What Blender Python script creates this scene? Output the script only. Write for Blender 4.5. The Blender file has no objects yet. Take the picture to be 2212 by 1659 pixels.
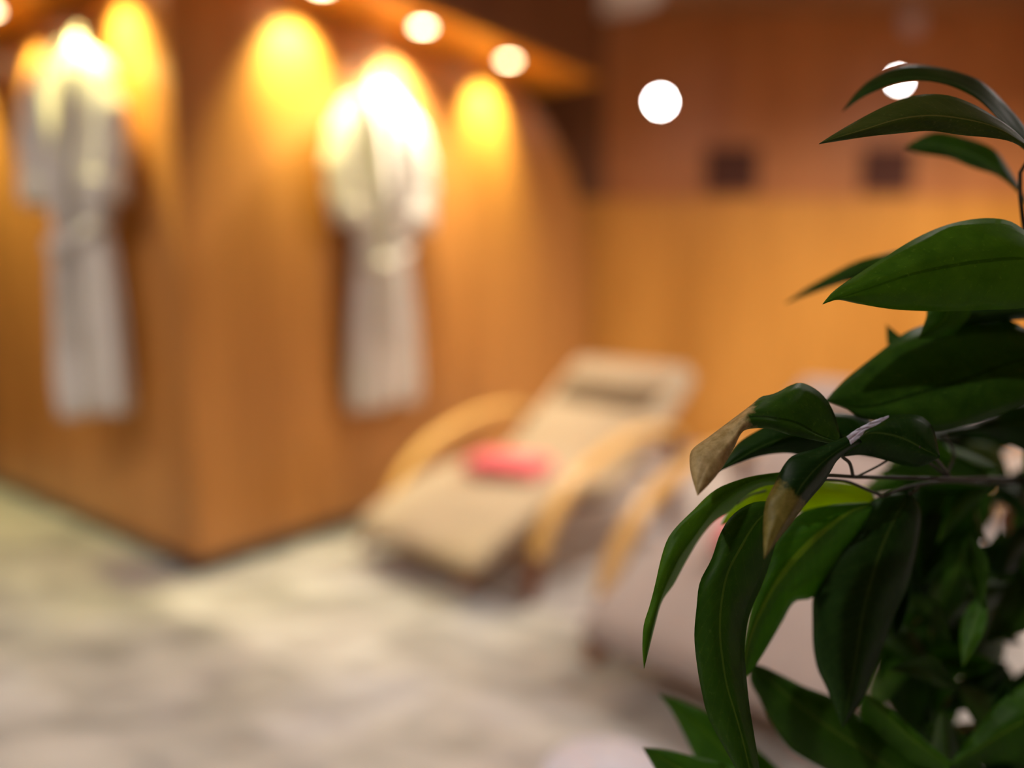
import bpy, bmesh, math, random
from mathutils import Vector, Matrix
random.seed(7)
sc = bpy.context.scene
C = sc.collection
# ---------------------------------------------------------------- camera
FPX = 1600.0; CAMH = 1.0
TH = math.atan(209/1600)
c_, s_ = math.cos(TH), math.sin(TH)
FW = Vector((0, c_, -s_)); UP = Vector((0, s_, c_)); RT = Vector((1, 0, 0))
CAM = Vector((0, 0, CAMH))
def W(px, py, D):
    """design helper: a measured point at depth D"""
    return CAM + D*(FW + RT*((px-1106)/FPX) + UP*(-(py-829.5)/FPX))
cam = bpy.data.cameras.new('camera'); co = bpy.data.objects.new('camera', cam); C.objects.link(co)
co.location = CAM; co.rotation_euler = (math.pi/2-TH, 0, 0)
cam.sensor_width = 36; cam.lens = FPX/2212*36; cam.clip_start = 0.02
cam.dof.use_dof = True; cam.dof.focus_distance = 0.50; cam.dof.aperture_fstop = cam.lens/1000/0.026
sc.camera = co
sc.view_settings.view_transform = 'Standard'; sc.view_settings.look = 'None'
sc.view_settings.gamma = 1; sc.view_settings.exposure = 0.26
sc.cycles.use_denoising = True
sc.cycles.max_bounces = 8
sc.cycles.sample_clamp_indirect = 8
w = bpy.data.worlds.new('world'); sc.world = w; w.use_nodes = True
w.node_tree.nodes['Background'].inputs[0].default_value = (1, .9, .8, 1)
w.node_tree.nodes['Background'].inputs[1].default_value = 0.02

# ---------------------------------------------------------------- helpers
def new_obj(name, me, mat=None, parent=None, smooth=False):
    o = bpy.data.objects.new(name, me); C.objects.link(o)
    if mat: me.materials.append(mat)
    if parent: o.parent = parent
    if smooth:
        for p in me.polygons: p.use_smooth = True
    return o
def from_bm(name, bm, mat=None, parent=None, smooth=False, recalc=True):
    if recalc: bmesh.ops.recalc_face_normals(bm, faces=bm.faces[:])
    me = bpy.data.meshes.new(name); bm.to_mesh(me); bm.free()
    return new_obj(name, me, mat, parent, smooth)
def tag(o, label=None, cat=None, group=None, kind=None):
    if label: o['label'] = label
    if cat: o['category'] = cat
    if group: o['group'] = group
    if kind: o['kind'] = kind
    return o
def empty(name, loc, rz, label, cat, group=None):
    o = bpy.data.objects.new(name, None); C.objects.link(o)
    o.location = loc; o.rotation_euler = (0, 0, rz); o.empty_display_size = .1
    return tag(o, label, cat, group)
def copy_tree(o, parent=None):
    c = o.copy(); C.objects.link(c)
    if parent: c.parent = parent
    for ch in list(o.children): copy_tree(ch, c)
    return c
def box(bm, lo, hi, bev=0):
    r = bmesh.ops.create_cube(bm, size=1)
    vs = r['verts']
    for v in vs:
        v.co = Vector([(lo[i]+hi[i])/2 + v.co[i]*(hi[i]-lo[i]) for i in range(3)])
    if bev:
        es = list({e for v in vs for e in v.link_edges})
        bmesh.ops.bevel(bm, geom=es, offset=bev, segments=2, affect='EDGES')
def prism(bm, pts, z0, z1):
    a = [bm.verts.new((p[0], p[1], z0)) for p in pts]; b = [bm.verts.new((p[0], p[1], z1)) for p in pts]
    bm.faces.new(a[::-1]); bm.faces.new(b); n = len(pts)
    for i in range(n): bm.faces.new((a[i], a[(i+1) % n], b[(i+1) % n], b[i]))
def catmull(P, n):
    """n samples, uniform in chord length, through points P"""
    P = [Vector(p) for p in P]
    L = [0]
    for a, b in zip(P, P[1:]): L.append(L[-1]+(b-a).length)
    out = []
    for k in range(n):
        t = L[-1]*k/(n-1); i = 0
        while i < len(P)-2 and L[i+1] < t: i += 1
        u = (t-L[i])/max(1e-9, L[i+1]-L[i])
        p0 = P[max(i-1, 0)]; p1 = P[i]; p2 = P[i+1]; p3 = P[min(i+2, len(P)-1)]
        l1 = max(1e-6, L[i+1]-L[i])
        m1 = (p2-p0)/max(1e-6, (L[i+1]-L[max(i-1, 0)]))*l1
        m2 = (p3-p1)/max(1e-6, (L[min(i+2, len(P)-1)]-L[i]))*l1
        out.append(p1*(2*u**3-3*u*u+1)+m1*(u**3-2*u*u+u)+p2*(3*u*u-2*u**3)+m2*(u**3-u*u))
    return out
def tube(bm, P, r, seg=10, n=24, flat=None):
    pts = catmull(P, n)
    rr = r if callable(r) else (lambda u: r)
    rings = []; prev = None
    for i, p in enumerate(pts):
        t = (pts[min(i+1, n-1)]-pts[max(i-1, 0)]).normalized()
        a = prev if prev is not None else (Vector((0, 0, 1)) if abs(t.z) < .9 else Vector((1, 0, 0)))
        a = (a-t*a.dot(t)).normalized(); prev = a; b = t.cross(a)
        q = rr(i/(n-1))
        rings.append([bm.verts.new(p+q*(math.cos(2*math.pi*k/seg)*a+math.sin(2*math.pi*k/seg)*b)) for k in range(seg)])
    for A, B in zip(rings, rings[1:]):
        for k in range(seg): bm.faces.new((A[k], A[(k+1) % seg], B[(k+1) % seg], B[k]))
    bm.faces.new(rings[0][::-1]); bm.faces.new(rings[-1])
def strip(bm, prof, y0, y1, th, n=40):
    """bent board: centre line prof (x,z), from y0 to y1, thickness th"""
    pts = catmull([(p[0], 0, p[1]) for p in prof], n)
    rows = []
    for i, p in enumerate(pts):
        t = (pts[min(i+1, n-1)]-pts[max(i-1, 0)]).normalized(); nn = Vector((-t.z, 0, t.x))
        rows.append([bm.verts.new((q.x, y, q.z)) for q, y in ((p+nn*th/2, y0), (p+nn*th/2, y1), (p-nn*th/2, y1), (p-nn*th/2, y0))])
    for A, B in zip(rows, rows[1:]):
        for k in range(4): bm.faces.new((A[k], A[(k+1) % 4], B[(k+1) % 4], B[k]))
    bm.faces.new(rows[0][::-1]); bm.faces.new(rows[-1])
def disc_lathe(bm, prof, seg=32, cx=0, cy=0):
    rings = []
    for r, z in prof:
        rings.append([bm.verts.new((cx+r*math.cos(2*math.pi*k/seg), cy+r*math.sin(2*math.pi*k/seg), z)) for k in range(seg)] if r > 1e-6 else [bm.verts.new((cx, cy, z))])
    for A, B in zip(rings, rings[1:]):
        for k in range(seg):
            k2 = (k+1) % seg
            if len(A) == 1: bm.faces.new((A[0], B[k], B[k2]))
            elif len(B) == 1: bm.faces.new((A[k], A[k2], B[0]))
            else: bm.faces.new((A[k], A[k2], B[k2], B[k]))
def bevmod(o, wd=.004, seg=3):
    m = o.modifiers.new('bevel', 'BEVEL'); m.width = wd; m.segments = seg; m.limit_method = 'ANGLE'
    for p in o.data.polygons: p.use_smooth = True
    return o

# ---------------------------------------------------------------- materials
def mat(name):
    m = bpy.data.materials.new(name); m.use_nodes = True
    nt = m.node_tree; return m, nt, nt.nodes['Principled BSDF']
def link(nt, a, b): nt.links.new(a, b)
def ramp(nt, fac, cols, pos):
    r = nt.nodes.new('ShaderNodeValToRGB'); e = r.color_ramp.elements
    while len(e) < len(cols): e.new(.5)
    for i, (c, p) in enumerate(zip(cols, pos)): e[i].position = p; e[i].color = (*c, 1)
    link(nt, fac, r.inputs[0]); return r.outputs[0]
def noise(nt, vec, scale, detail=4, rough=.6, mscale=(1, 1, 1), rot=(0, 0, 0), dist=0):
    mp = nt.nodes.new('ShaderNodeMapping'); mp.inputs['Scale'].default_value = mscale; mp.inputs['Rotation'].default_value = rot
    link(nt, vec, mp.inputs[0]); n = nt.nodes.new('ShaderNodeTexNoise')
    n.inputs['Scale'].default_value = scale; n.inputs['Detail'].default_value = detail; n.inputs['Roughness'].default_value = rough
    n.inputs['Distortion'].default_value = dist
    link(nt, mp.outputs[0], n.inputs[0]); return n.outputs[0]
def plain(name, col, rough=.6, metal=0, em=None, es=0, spec=.5):
    m, nt, b = mat(name)
    b.inputs['Base Color'].default_value = (*col, 1); b.inputs['Roughness'].default_value = rough; b.inputs['Metallic'].default_value = metal
    b.inputs['Specular IOR Level'].default_value = spec
    g = nt.nodes.new('ShaderNodeNewGeometry')
    f = noise(nt, g.outputs['Position'], 35, 3)
    mx = nt.nodes.new('ShaderNodeMixRGB'); mx.blend_type = 'MULTIPLY'; mx.inputs[0].default_value = .18
    mx.inputs[1].default_value = (*col, 1); link(nt, f, mx.inputs[2])
    if em is None: link(nt, mx.outputs[0], b.inputs['Base Color'])
    if em: b.inputs['Emission Color'].default_value = (*em, 1); b.inputs['Emission Strength'].default_value = es
    return m
def wood(name, dark, light, rough=.4, boards=0.0, rot=0.0, contrast=1.0, spec=.5):
    m, nt, b = mat(name)
    g = nt.nodes.new('ShaderNodeNewGeometry')
    f1 = noise(nt, g.outputs['Position'], 3.2, 6, .62, (1, 1, .12), (0, 0, rot), .6)
    f2 = noise(nt, g.outputs['Position'], 40, 4, .6, (1, 1, .05), (0, 0, rot))
    mx = nt.nodes.new('ShaderNodeMath'); mx.operation = 'MULTIPLY_ADD'; link(nt, f2, mx.inputs[0]); mx.inputs[1].default_value = .3; link(nt, f1, mx.inputs[2])
    col = ramp(nt, mx.outputs[0], [dark, light], [.62-.2*contrast, .62+.2*contrast])
    link(nt, col, b.inputs['Base Color'])
    b.inputs['Roughness'].default_value = rough; b.inputs['Specular IOR Level'].default_value = spec
    bp = nt.nodes.new('ShaderNodeBump'); bp.inputs['Strength'].default_value = .05; link(nt, f2, bp.inputs['Height']); link(nt, bp.outputs[0], b.inputs['Normal'])
    return m
M = {}
M['wall_wood'] = wood('orange veneer', (.38, .15, .033), (.66, .29, .075), .38)
M['back_lower'] = wood('golden lower panelling', (.52, .21, .025), (.78, .35, .055), .42)
M['back_upper'] = wood('red brown upper panelling', (.46, .17, .05), (.62, .25, .08), .36)
M['soffit'] = wood('orange soffit wood', (.72, .28, .022), (.85, .38, .04), .4)
M['dark_wood_and_shade'] = wood('dark walnut and shade', (.17, .062, .018), (.25, .098, .03), .5)
M['room_wood'] = wood('plain room panelling', (.22, .10, .04), (.34, .16, .065), .5)
M['ceiling'] = wood('brown ceiling boards', (.20, .085, .028), (.32, .14, .05), .45)
M['bent'] = wood('top-lit honey bentwood', (.80, .46, .13), (.92, .58, .19), .35)  # lit copy of the frame wood: top light put into its colour
M['leg_wood'] = wood('red brown leg wood', (.16, .05, .018), (.25, .085, .03), .4)
M['black'] = plain('dark kick metal', (.018, .02, .026), .35)
M['dark_panel'] = plain('dark brown cloth grille', (.12, .038, .018), .8)
M['steel'] = plain('dark bronze metal', (.06, .045, .03), .3, .8)
M['white_metal'] = plain('white painted metal', (.8, .78, .74), .4)
M['pale_diff'] = plain('pale diffuser', (.75, .62, .5), .5)
M['stool'] = plain('white glazed ceramic', (.84, .86, .95), .12)
M['soil'] = plain('dark potting soil', (.03, .02, .012), .95)
M['pot'] = plain('grey glazed pot', (.25, .24, .22), .4)
M['stem'] = plain('dark brown twig bark', (.035, .035, .015), .6)
M['lens_warm'] = plain('lit warm lamp lens', (1, 1, 1), .5, 0, (1, .74, .42), 22)
M['lens_white'] = plain('lit white lamp lens', (1, 1, 1), .5, 0, (1, .93, .88), 70)
M['pale_disc'] = plain('pale pinkish glass', (.8, .6, .55), .4)
def cloth(name, col, col2, scale=60, rough=.9, sheen=.3):
    m, nt, b = mat(name); g = nt.nodes.new('ShaderNodeTexCoord')
    f = noise(nt, g.outputs['Object'], 6, 5, .6); f2 = noise(nt, g.outputs['Object'], scale*6, 2)
    link(nt, ramp(nt, f, [col, col2], [.3, .7]), b.inputs['Base Color']); b.inputs['Roughness'].default_value = rough
    b.inputs['Sheen Weight'].default_value = sheen
    bp = nt.nodes.new('ShaderNodeBump'); bp.inputs['Strength'].default_value = .25; bp.inputs['Distance'].default_value = .002
    link(nt, f2, bp.inputs['Height']); link(nt, bp.outputs[0], b.inputs['Normal']); return m
M['robe'] = cloth('white terry cloth', (.66, .62, .55), (.80, .77, .72))
M['cushion'] = cloth('beige cushion canvas', (.46, .36, .225), (.54, .43, .275))
M['cushion_grey'] = cloth('greige cushion canvas', (.40, .33, .29), (.46, .385, .34))
M['pillow_shade'] = cloth('brown pillow shade', (.12, .08, .035), (.16, .11, .05))
M['towel'] = cloth('coral pink towel', (.90, .14, .16), (.97, .20, .22))
def floor_mat():
    m, nt, b = mat('mottled stone tiles'); g = nt.nodes.new('ShaderNodeNewGeometry')
    rot = (0, 0, math.radians(-52))
    mp = nt.nodes.new('ShaderNodeMapping'); mp.inputs['Rotation'].default_value = (0, 0, math.radians(38)); link(nt, g.outputs['Position'], mp.inputs[0])
    br = nt.nodes.new('ShaderNodeTexBrick'); link(nt, mp.outputs[0], br.inputs[0])
    br.inputs['Scale'].default_value = 1; br.inputs['Brick Width'].default_value = .6; br.inputs['Row Height'].default_value = .22
    br.inputs['Mortar Size'].default_value = .004; br.inputs['Color1'].default_value = (0, 0, 0, 1); br.inputs['Color2'].default_value = (1, 1, 1, 1); br.inputs['Mortar'].default_value = (.4, .4, .4, 1)
    f = noise(nt, g.outputs['Position'], 3.3, 4, .55, (1, 2.4, 1), (0, 0, math.radians(38)), .9)
    f2 = noise(nt, g.outputs['Position'], 1.3, 3)
    a = ramp(nt, f, [(.15, .147, .15), (.33, .32, .31), (.45, .435, .405), (.64, .62, .58)], [.34, .46, .56, .70])
    t = ramp(nt, f2, [(.48, .50, .54), (.51, .50, .41), (.55, .51, .50)], [.35, .5, .65])
    mx = nt.nodes.new('ShaderNodeMixRGB'); mx.inputs[0].default_value = .35; link(nt, a, mx.inputs[1]); link(nt, t, mx.inputs[2])
    m2 = nt.nodes.new('ShaderNodeMixRGB'); m2.blend_type = 'OVERLAY'; m2.inputs[0].default_value = .22; link(nt, mx.outputs[0], m2.inputs[1]); link(nt, br.outputs[0], m2.inputs[2])
    link(nt, m2.outputs[0], b.inputs['Base Color']); b.inputs['Roughness'].default_value = .38; return m
M['floor'] = floor_mat()
def leaf_mat(name, dark, light, trans, tcol, dry=None, ribdark=False, ribcol=None, ribw=.02, drycol=((.30, .22, .08), (.42, .33, .14)), rough=.46):
    m, nt, b = mat(name)
    uv = nt.nodes.new('ShaderNodeUVMap'); uv.uv_map = 'UVMap'
    sp = nt.nodes.new('ShaderNodeSeparateXYZ'); link(nt, uv.outputs[0], sp.inputs[0])
    g = nt.nodes.new('ShaderNodeNewGeometry')
    f = noise(nt, g.outputs['Position'], 60, 6, .7)
    col = ramp(nt, f, [dark, light], [.35, .7])
    # side veins and midrib, from the leaf's own coordinates
    v = nt.nodes.new('ShaderNodeMath'); v.operation = 'SUBTRACT'; link(nt, sp.outputs[1], v.inputs[0]); v.inputs[1].default_value = .5
    av = nt.nodes.new('ShaderNodeMath'); av.operation = 'ABSOLUTE'; link(nt, v.outputs[0], av.inputs[0])
    rib = nt.nodes.new('ShaderNodeMath'); rib.operation = 'LESS_THAN'; link(nt, av.outputs[0], rib.inputs[0]); rib.inputs[1].default_value = ribw
    k = nt.nodes.new('ShaderNodeMath'); k.operation = 'MULTIPLY_ADD'; link(nt, av.outputs[0], k.inputs[0]); k.inputs[1].default_value = -.35; link(nt, sp.outputs[0], k.inputs[2])
    k2 = nt.nodes.new('ShaderNodeMath'); k2.operation = 'MULTIPLY'; link(nt, k.outputs[0], k2.inputs[0]); k2.inputs[1].default_value = 110
    si = nt.nodes.new('ShaderNodeMath'); si.operation = 'SINE'; link(nt, k2.outputs[0], si.inputs[0])
    vein = nt.nodes.new('ShaderNodeMath'); vein.operation = 'GREATER_THAN'; link(nt, si.outputs[0], vein.inputs[0]); vein.inputs[1].default_value = .965
    vf = nt.nodes.new('ShaderNodeMath'); vf.operation = 'MULTIPLY'; link(nt, vein.outputs[0], vf.inputs[0]); vf.inputs[1].default_value = .18
    tot = nt.nodes.new('ShaderNodeMath'); tot.operation = 'MULTIPLY_ADD'; tot.use_clamp = True; link(nt, rib.outputs[0], tot.inputs[0]); tot.inputs[1].default_value = .7; link(nt, vf.outputs[0], tot.inputs[2])
    mx = nt.nodes.new('ShaderNodeMixRGB'); link(nt, tot.outputs[0], mx.inputs[0]); link(nt, col, mx.inputs[1]); mx.inputs[2].default_value = (light[0]*2.6+.02, light[1]*1.7+.02, light[2]*2+.01, 1) if not ribdark else (dark[0]*.3, dark[1]*.3, dark[2]*.3, 1)
    if ribcol: mx.inputs[2].default_value = (*ribcol, 1)
    fl = noise(nt, g.outputs['Position'], 420, 2, .6); flr = ramp(nt, fl, [(0, 0, 0), (.5, .5, .5)], [.63, .70])
    fx = nt.nodes.new('ShaderNodeMixRGB'); link(nt, flr, fx.inputs[0]); link(nt, mx.outputs[0], fx.inputs[1]); fx.inputs[2].default_value = (light[0]*2+.02, light[1]*1.6+.02, light[2]*2+.015, 1); mx = fx
    out = mx.outputs[0]; tc = nt.nodes.new('ShaderNodeRGB'); tc.outputs[0].default_value = (*tcol, 1); tout = tc.outputs[0]
    if dry is not None:
        jn = noise(nt, g.outputs['Position'], 90, 4)
        ad = nt.nodes.new('ShaderNodeMath'); ad.operation = 'MULTIPLY_ADD'; link(nt, jn, ad.inputs[0]); ad.inputs[1].default_value = .22; link(nt, sp.outputs[0], ad.inputs[2])
        th = ramp(nt, ad.outputs[0], [(0, 0, 0), (1, 1, 1)], [dry+.09, dry+.13])
        dc = ramp(nt, noise(nt, g.outputs['Position'], 160, 5, .7), list(drycol), [.35, .65])
        m3 = nt.nodes.new('ShaderNodeMixRGB'); link(nt, th, m3.inputs[0]); link(nt, out, m3.inputs[1]); link(nt, dc, m3.inputs[2]); out = m3.outputs[0]
        m4 = nt.nodes.new('ShaderNodeMixRGB'); link(nt, th, m4.inputs[0]); link(nt, tout, m4.inputs[1]); link(nt, dc, m4.inputs[2]); tout = m4.outputs[0]
    link(nt, out, b.inputs['Base Color']); b.inputs['Roughness'].default_value = rough; b.inputs['Specular IOR Level'].default_value = .22
    bp = nt.nodes.new('ShaderNodeBump'); bp.inputs['Strength'].default_value = .25; bp.inputs['Distance'].default_value = .0004
    link(nt, tot.outputs[0], bp.inputs['Height']); link(nt, bp.outputs[0], b.inputs['Normal'])
    tr = nt.nodes.new('ShaderNodeBsdfTranslucent'); link(nt, tout, tr.inputs[0])
    ms = nt.nodes.new('ShaderNodeMixShader'); ms.inputs[0].default_value = trans
    link(nt, b.outputs[0], ms.inputs[1]); link(nt, tr.outputs[0], ms.inputs[2]); link(nt, ms.outputs[0], nt.nodes['Material Output'].inputs[0])
    return m
M['leaf_deep'] = leaf_mat('deep green leaf', (.010, .038, .004), (.020, .068, .007), .35, (.05, .15, .004))
M['leaf_mid'] = leaf_mat('mid green leaf', (.022, .075, .005), (.045, .13, .009), .45, (.12, .27, .008))
M['leaf_green'] = leaf_mat('fresh green leaf', (.028, .105, .006), (.065, .19, .012), .5, (.18, .38, .01))
M['leaf_olive'] = leaf_mat('olive green leaf', (.05, .085, .014), (.085, .12, .022), .45, (.14, .2, .03))
M['leaf_green_dr'] = leaf_mat('fresh green leaf with dark rib', (.045, .135, .006), (.095, .23, .012), .5, (.21, .40, .01), ribdark=True)
M['leaf_mid_dr'] = leaf_mat('mid green leaf with dark rib', (.022, .075, .006), (.05, .135, .010), .4, (.10, .24, .008), ribdark=True)
M['leaf_rib'] = leaf_mat('fresh green leaf with bright rib', (.03, .12, .006), (.07, .22, .012), .5, (.2, .44, .01), ribcol=(.34, .55, .03), ribw=.045)
M['leaf_backlit'] = leaf_mat('painted backlit lime leaf', (.18, .34, .006), (.28, .46, .012), .7, (.55, .78, .01))
M['leaf_dry'] = leaf_mat('green leaf with dry tan end', (.022, .08, .006), (.05, .135, .009), .35, (.08, .2, .008), dry=.50, ribdark=True, drycol=((.36, .27, .10), (.60, .48, .24)))
M['leaf_brown'] = leaf_mat('green leaf with browned tip', (.006, .03, .004), (.012, .045, .006), .25, (.03, .09, .004), dry=.55, drycol=((.16, .14, .025), (.26, .22, .055)))
M['leaf_glare'] = leaf_mat('silvery painted leaf glare', (.62, .65, .8), (.85, .87, .95), .3, (.8, .8, .9))

# ---------------------------------------------------------------- setting
A0 = Vector((-1.10, 2.494, 0))                  # the corner of the timber pod
D = Vector((.613, .790, 0)); Nn = Vector((.790, -.613, 0))     # along its right face, out of it
Lv = Vector((-.790, .613, 0)); Nl = Vector((-.613, -.790, 0))  # along its left face, out of it
YB = 4.65; XL, XR, YF = -3.9, 3.9, -2.2; ZC = 2.62; ZS = 2.06
def struct(name, bm, m): return tag(from_bm(name, bm, m), kind='structure')
bm = bmesh.new(); box(bm, (XL, YF, -.1), (XR, YB, 0)); struct('floor', bm, M['floor'])
bm = bmesh.new(); box(bm, (XL, YF, ZC), (XR, YB, ZC+.1)); struct('ceiling', bm, M['ceiling'])
bm = bmesh.new(); box(bm, (XL-.1, YB, 0), (XR+.1, YB+.1, ZC)); struct('wall_back', bm, M['back_upper'])
bm = bmesh.new(); box(bm, (.30, YB-.045, 0), (XR, YB, 1.535), .006); struct('trim_1', bm, M['back_lower'])
bm = bmesh.new(); box(bm, (-1.2, YB-.04, 0), (.299, YB, ZC-.002)); box(bm, (.2985, YB-.038, 1.5355), (.56, YB, ZC-.002)); struct('trim_shade', bm, M['dark_wood_and_shade'])  # dark panel put in for the shadowed gap beside the pod
bm = bmesh.new(); box(bm, (XL-.1, YF, 0), (XL, YB, ZC)); struct('wall_left', bm, M['room_wood'])
bm = bmesh.new(); box(bm, (XR, YF, 0), (XR+.1, YB, ZC)); struct('wall_right', bm, M['room_wood'])
bm = bmesh.new(); box(bm, (XL-.1, YF-.1, 0), (XR+.1, YF, ZC)); struct('wall_front', bm, M['room_wood'])
# pod right face: slab whose far top corner is a wide quarter arch
bm = bmesh.new()
TE = 2.55; R1, R2 = 1.02, 1.06; ztop = ZS-.012
prof = [(0, .0), (TE, .0), (TE, ztop-R2)]
for k in range(1, 25):
    a = math.pi/2*k/24; prof.append((TE-R1+R1*math.cos(a), ztop-R2+R2*math.sin(a)))
prof.append((0, ztop))
fr = [bm.verts.new(A0+D*t+Vector((0, 0, z))) for t, z in prof]
bk = [bm.verts.new(A0+D*t-Nn*.09+Vector((0, 0, z))) for t, z in prof]
bm.faces.new(fr); bm.faces.new(bk[::-1])
for i in range(len(fr)): bm.faces.new((fr[i], fr[(i+1) % len(fr)], bk[(i+1) % len(fr)], bk[i]))
struct('wall_middle', bm, M['wall_wood'])
bm = bmesh.new()
pp = [A0, A0+Lv*3.35, A0+Lv*3.35-Nl*.09, A0-Nl*.09+Lv*.09]
pp = [A0+Nn*-.0901, A0+Nn*-.0901+Lv*3.2, A0+Lv*3.29-Nl*.09, A0+Lv*.0901-Nl*.09]
prism(bm, [(p.x, p.y) for p in pp], .0, ztop); struct('wall_side', bm, M['wall_wood'])
# kick boards
bm = bmesh.new(); q = [A0+Nn*.001+D*.0, A0+Nn*.012-D*.012, A0+Nn*.012+D*TE, A0+Nn*.001+D*TE]
prism(bm, [(p.x, p.y) for p in q], 0, .05); struct('baseboard_middle', bm, M['black'])
bm = bmesh.new(); q = [A0+Nl*.001, A0+Nl*.012, A0+Nl*.012+Lv*3.2, A0+Nl*.001+Lv*3.2]
prism(bm, [(p.x, p.y) for p in q], 0, .05); struct('baseboard_left', bm, M['black'])
# bulkhead above the pod, projecting over both faces
PO = .29
cc = A0+Nn*PO+Nl*PO
def lineY(p, d, y): t = (y-p.y)/d.y; return p+d*t
e1 = cc+D*((A0+D*2.16-cc).dot(D)); e2 = lineY(e1-Nn*.9, -Nn, YB-.001)
bm = bmesh.new()
ex = cc+Lv*((XL+.001-cc.x)/Lv.x)
poly = [cc, e1, e2, Vector((XL+.001, YB-.001, 0)), ex]
prism(bm, [(p.x, p.y) for p in poly], ZS+.0155, ZC-.001); struct('trim_2', bm, M['dark_wood_and_shade'])
bm = bmesh.new(); ci = A0-Nn*.085-Nl*.085; q = [cc, e1, e1-Nn*(PO+.085), ci]; prism(bm, [(p.x, p.y) for p in q], ZS, ZS+.015)
q = [cc, ci, ci+Lv*3.0, cc+Lv*3.0]; b3 = bmesh.new(); prism(b3, [(p.x, p.y) for p in q], ZS, ZS+.015)
struct('trim_4', bm, M['soffit']); struct('trim_5', b3, M['soffit'])

# ---------------------------------------------------------------- lamps
def spot(name, loc, power, col, size, blend, parent=None, rad=.03, target=None):
    l = bpy.data.lights.new(name, 'SPOT'); l.energy = power; l.color = col; l.spot_size = math.radians(size); l.spot_blend = blend; l.shadow_soft_size = rad
    o = bpy.data.objects.new(name, l); C.objects.link(o); o.location = loc
    if target is not None: o.rotation_euler = (Vector(target)-Vector(loc)).to_track_quat('-Z', 'Y').to_euler()
    if parent: o.parent = parent
    return o
def downlight(name, loc, label, group, lens, r=.035, power=20, col=(1, .72, .38), size=75, tgt=(0, 0, -1), blend=.6):
    e = empty(name, loc, 0, label, 'ceiling light', group)
    bm = bmesh.new(); disc_lathe(bm, [(r*1.35, 0), (r*1.35, -.006), (r*1.0, -.008), (r*.98, -.001), (r*1.35, 0)][:4], 28); from_bm('trim_ring', bm, M['white_metal'], e, True)
    bm = bmesh.new(); disc_lathe(bm, [(0, -.004), (r, -.0045)], 28); from_bm('lens', bm, lens, e)
    if power:
        l = bpy.data.lights.new('lamp', 'SPOT'); l.energy = power; l.color = col; l.spot_size = math.radians(size); l.spot_blend = blend; l.shadow_soft_size = r*.8
        o = bpy.data.objects.new('lamp', l); C.objects.link(o); o.parent = e; o.location = (0, 0, -.012)
        o.rotation_euler = Vector(tgt).to_track_quat('-Z', 'Y').to_euler()
    return e
YEL = (1, .90, .34)
for t, lab in ((.49, 'small warm soffit downlight nearest the timber corner, above the right face'),
               (1.0, 'small warm soffit downlight right above the wide white robe'),
               (1.57, 'small warm soffit downlight farthest from the timber corner, towards the arch')):
    p = A0+D*t+Nn*.155; k_ = .12 if t == 1.0 else .5; d = Vector((-Nn.x*k_-D.x*(.1 if t == 1.0 else 0), -Nn.y*k_-D.y*(.1 if t == 1.0 else 0), -1))
    downlight('soffit_downlight', (p.x, p.y, ZS), lab, 'warm downlights in the wooden soffit', M['lens_warm'], .034, 115 if t == 1.0 else 62, (1, .86, .62) if t == 1.0 else YEL, 110 if t == 1.0 else 84, d, .75)
for t, lab in ((.29, 'warm soffit downlight over the left face, next to the timber corner'),
               (1.03, 'warm soffit downlight over the left face, left of the hanging robe'),
               (1.75, 'warm soffit downlight over the left face, outermost from the corner')):
    p = A0+Lv*t+Nl*.155; d = Vector((-Nl.x*.4, -Nl.y*.4, -1))
    downlight('soffit_downlight', (p.x, p.y, ZS), lab, 'warm downlights in the wooden soffit', M['lens_warm'], .034, 62, YEL, 86, d, .75)
# added ceiling lights outside the frame, placed to fill the room and shape shadows
GL = [((-1.5, 1.0), 32, 'added unseen ceiling light over the open floor in front of the timber corner'),
      ((1.5, 2.95), 74, 'added unseen ceiling light close to the middle of the back wall'),
      ((2.9, 3.2), 120, 'added unseen ceiling light towards the right end of the back wall'),
      ((2.9, 1.7), 85, 'added unseen ceiling light to the right of both recliners'),
      ((-2.5, 1.3), 40, 'added unseen ceiling light before the left timber face'),
      ((-1.0, -.5), 52, 'added unseen ceiling light behind the camera')]
for (x, y), pww, lb in GL:
    downlight('added_ceiling_light', (x, y, ZC), lb, 'added unseen ceiling lights', M['lens_white'], .05, pww*2.2, (1, .90, .85), 150, (0, 0, -1), 1)
# lamps and a pale disc on the back wall
def wall_lamp_or_disc(px, py, lens, r, label, cat='wall lamp'):
    v = FW+RT*((px-1106)/FPX)+UP*(-(py-829.5)/FPX); P = CAM+v*(YB/v.y)
    e = empty('wall_lamp_or_disc', P, 0, label, cat); e.rotation_euler = (math.pi/2, 0, 0)
    bm = bmesh.new(); disc_lathe(bm, [(r*1.4, 0), (r*1.4, .02), (r*1.05, .025), (r, .018)], 28); from_bm('housing', bm, M['white_metal'] if lens != M['pale_disc'] else M['back_upper'], e, True)
    bm = bmesh.new(); disc_lathe(bm, [(0, .032), (r*.6, .028), (r, .018)], 28); from_bm('lens', bm, lens, e, True)
    return P
wall_lamp_or_disc(1425, 222, M['lens_white'], .036, 'bright round white lamp alone on the red-brown upper back wall')
wall_lamp_or_disc(1938, 176, M['lens_white'], .02, 'round white lamp on the back wall half hidden by the top leaf')
wall_lamp_or_disc(1968, 48, M['pale_disc'], .075, 'faint pinkish round disc high on the back wall')  # plain pale disc on the wall, no emission
P = W(1320, -12, 1); v = (P-CAM); P = CAM+v*((ZC-CAMH)/v.z)
e = empty('ceiling_diffuser', (P.x, min(P.y, YB-.3), ZC), 0, 'pale round diffuser on the ceiling at the top edge, near the back corner', 'ceiling light')
bm = bmesh.new(); disc_lathe(bm, [(.27, 0), (.27, -.03), (.25, -.04)], 40); from_bm('rim', bm, M['white_metal'], e, True)
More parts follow.
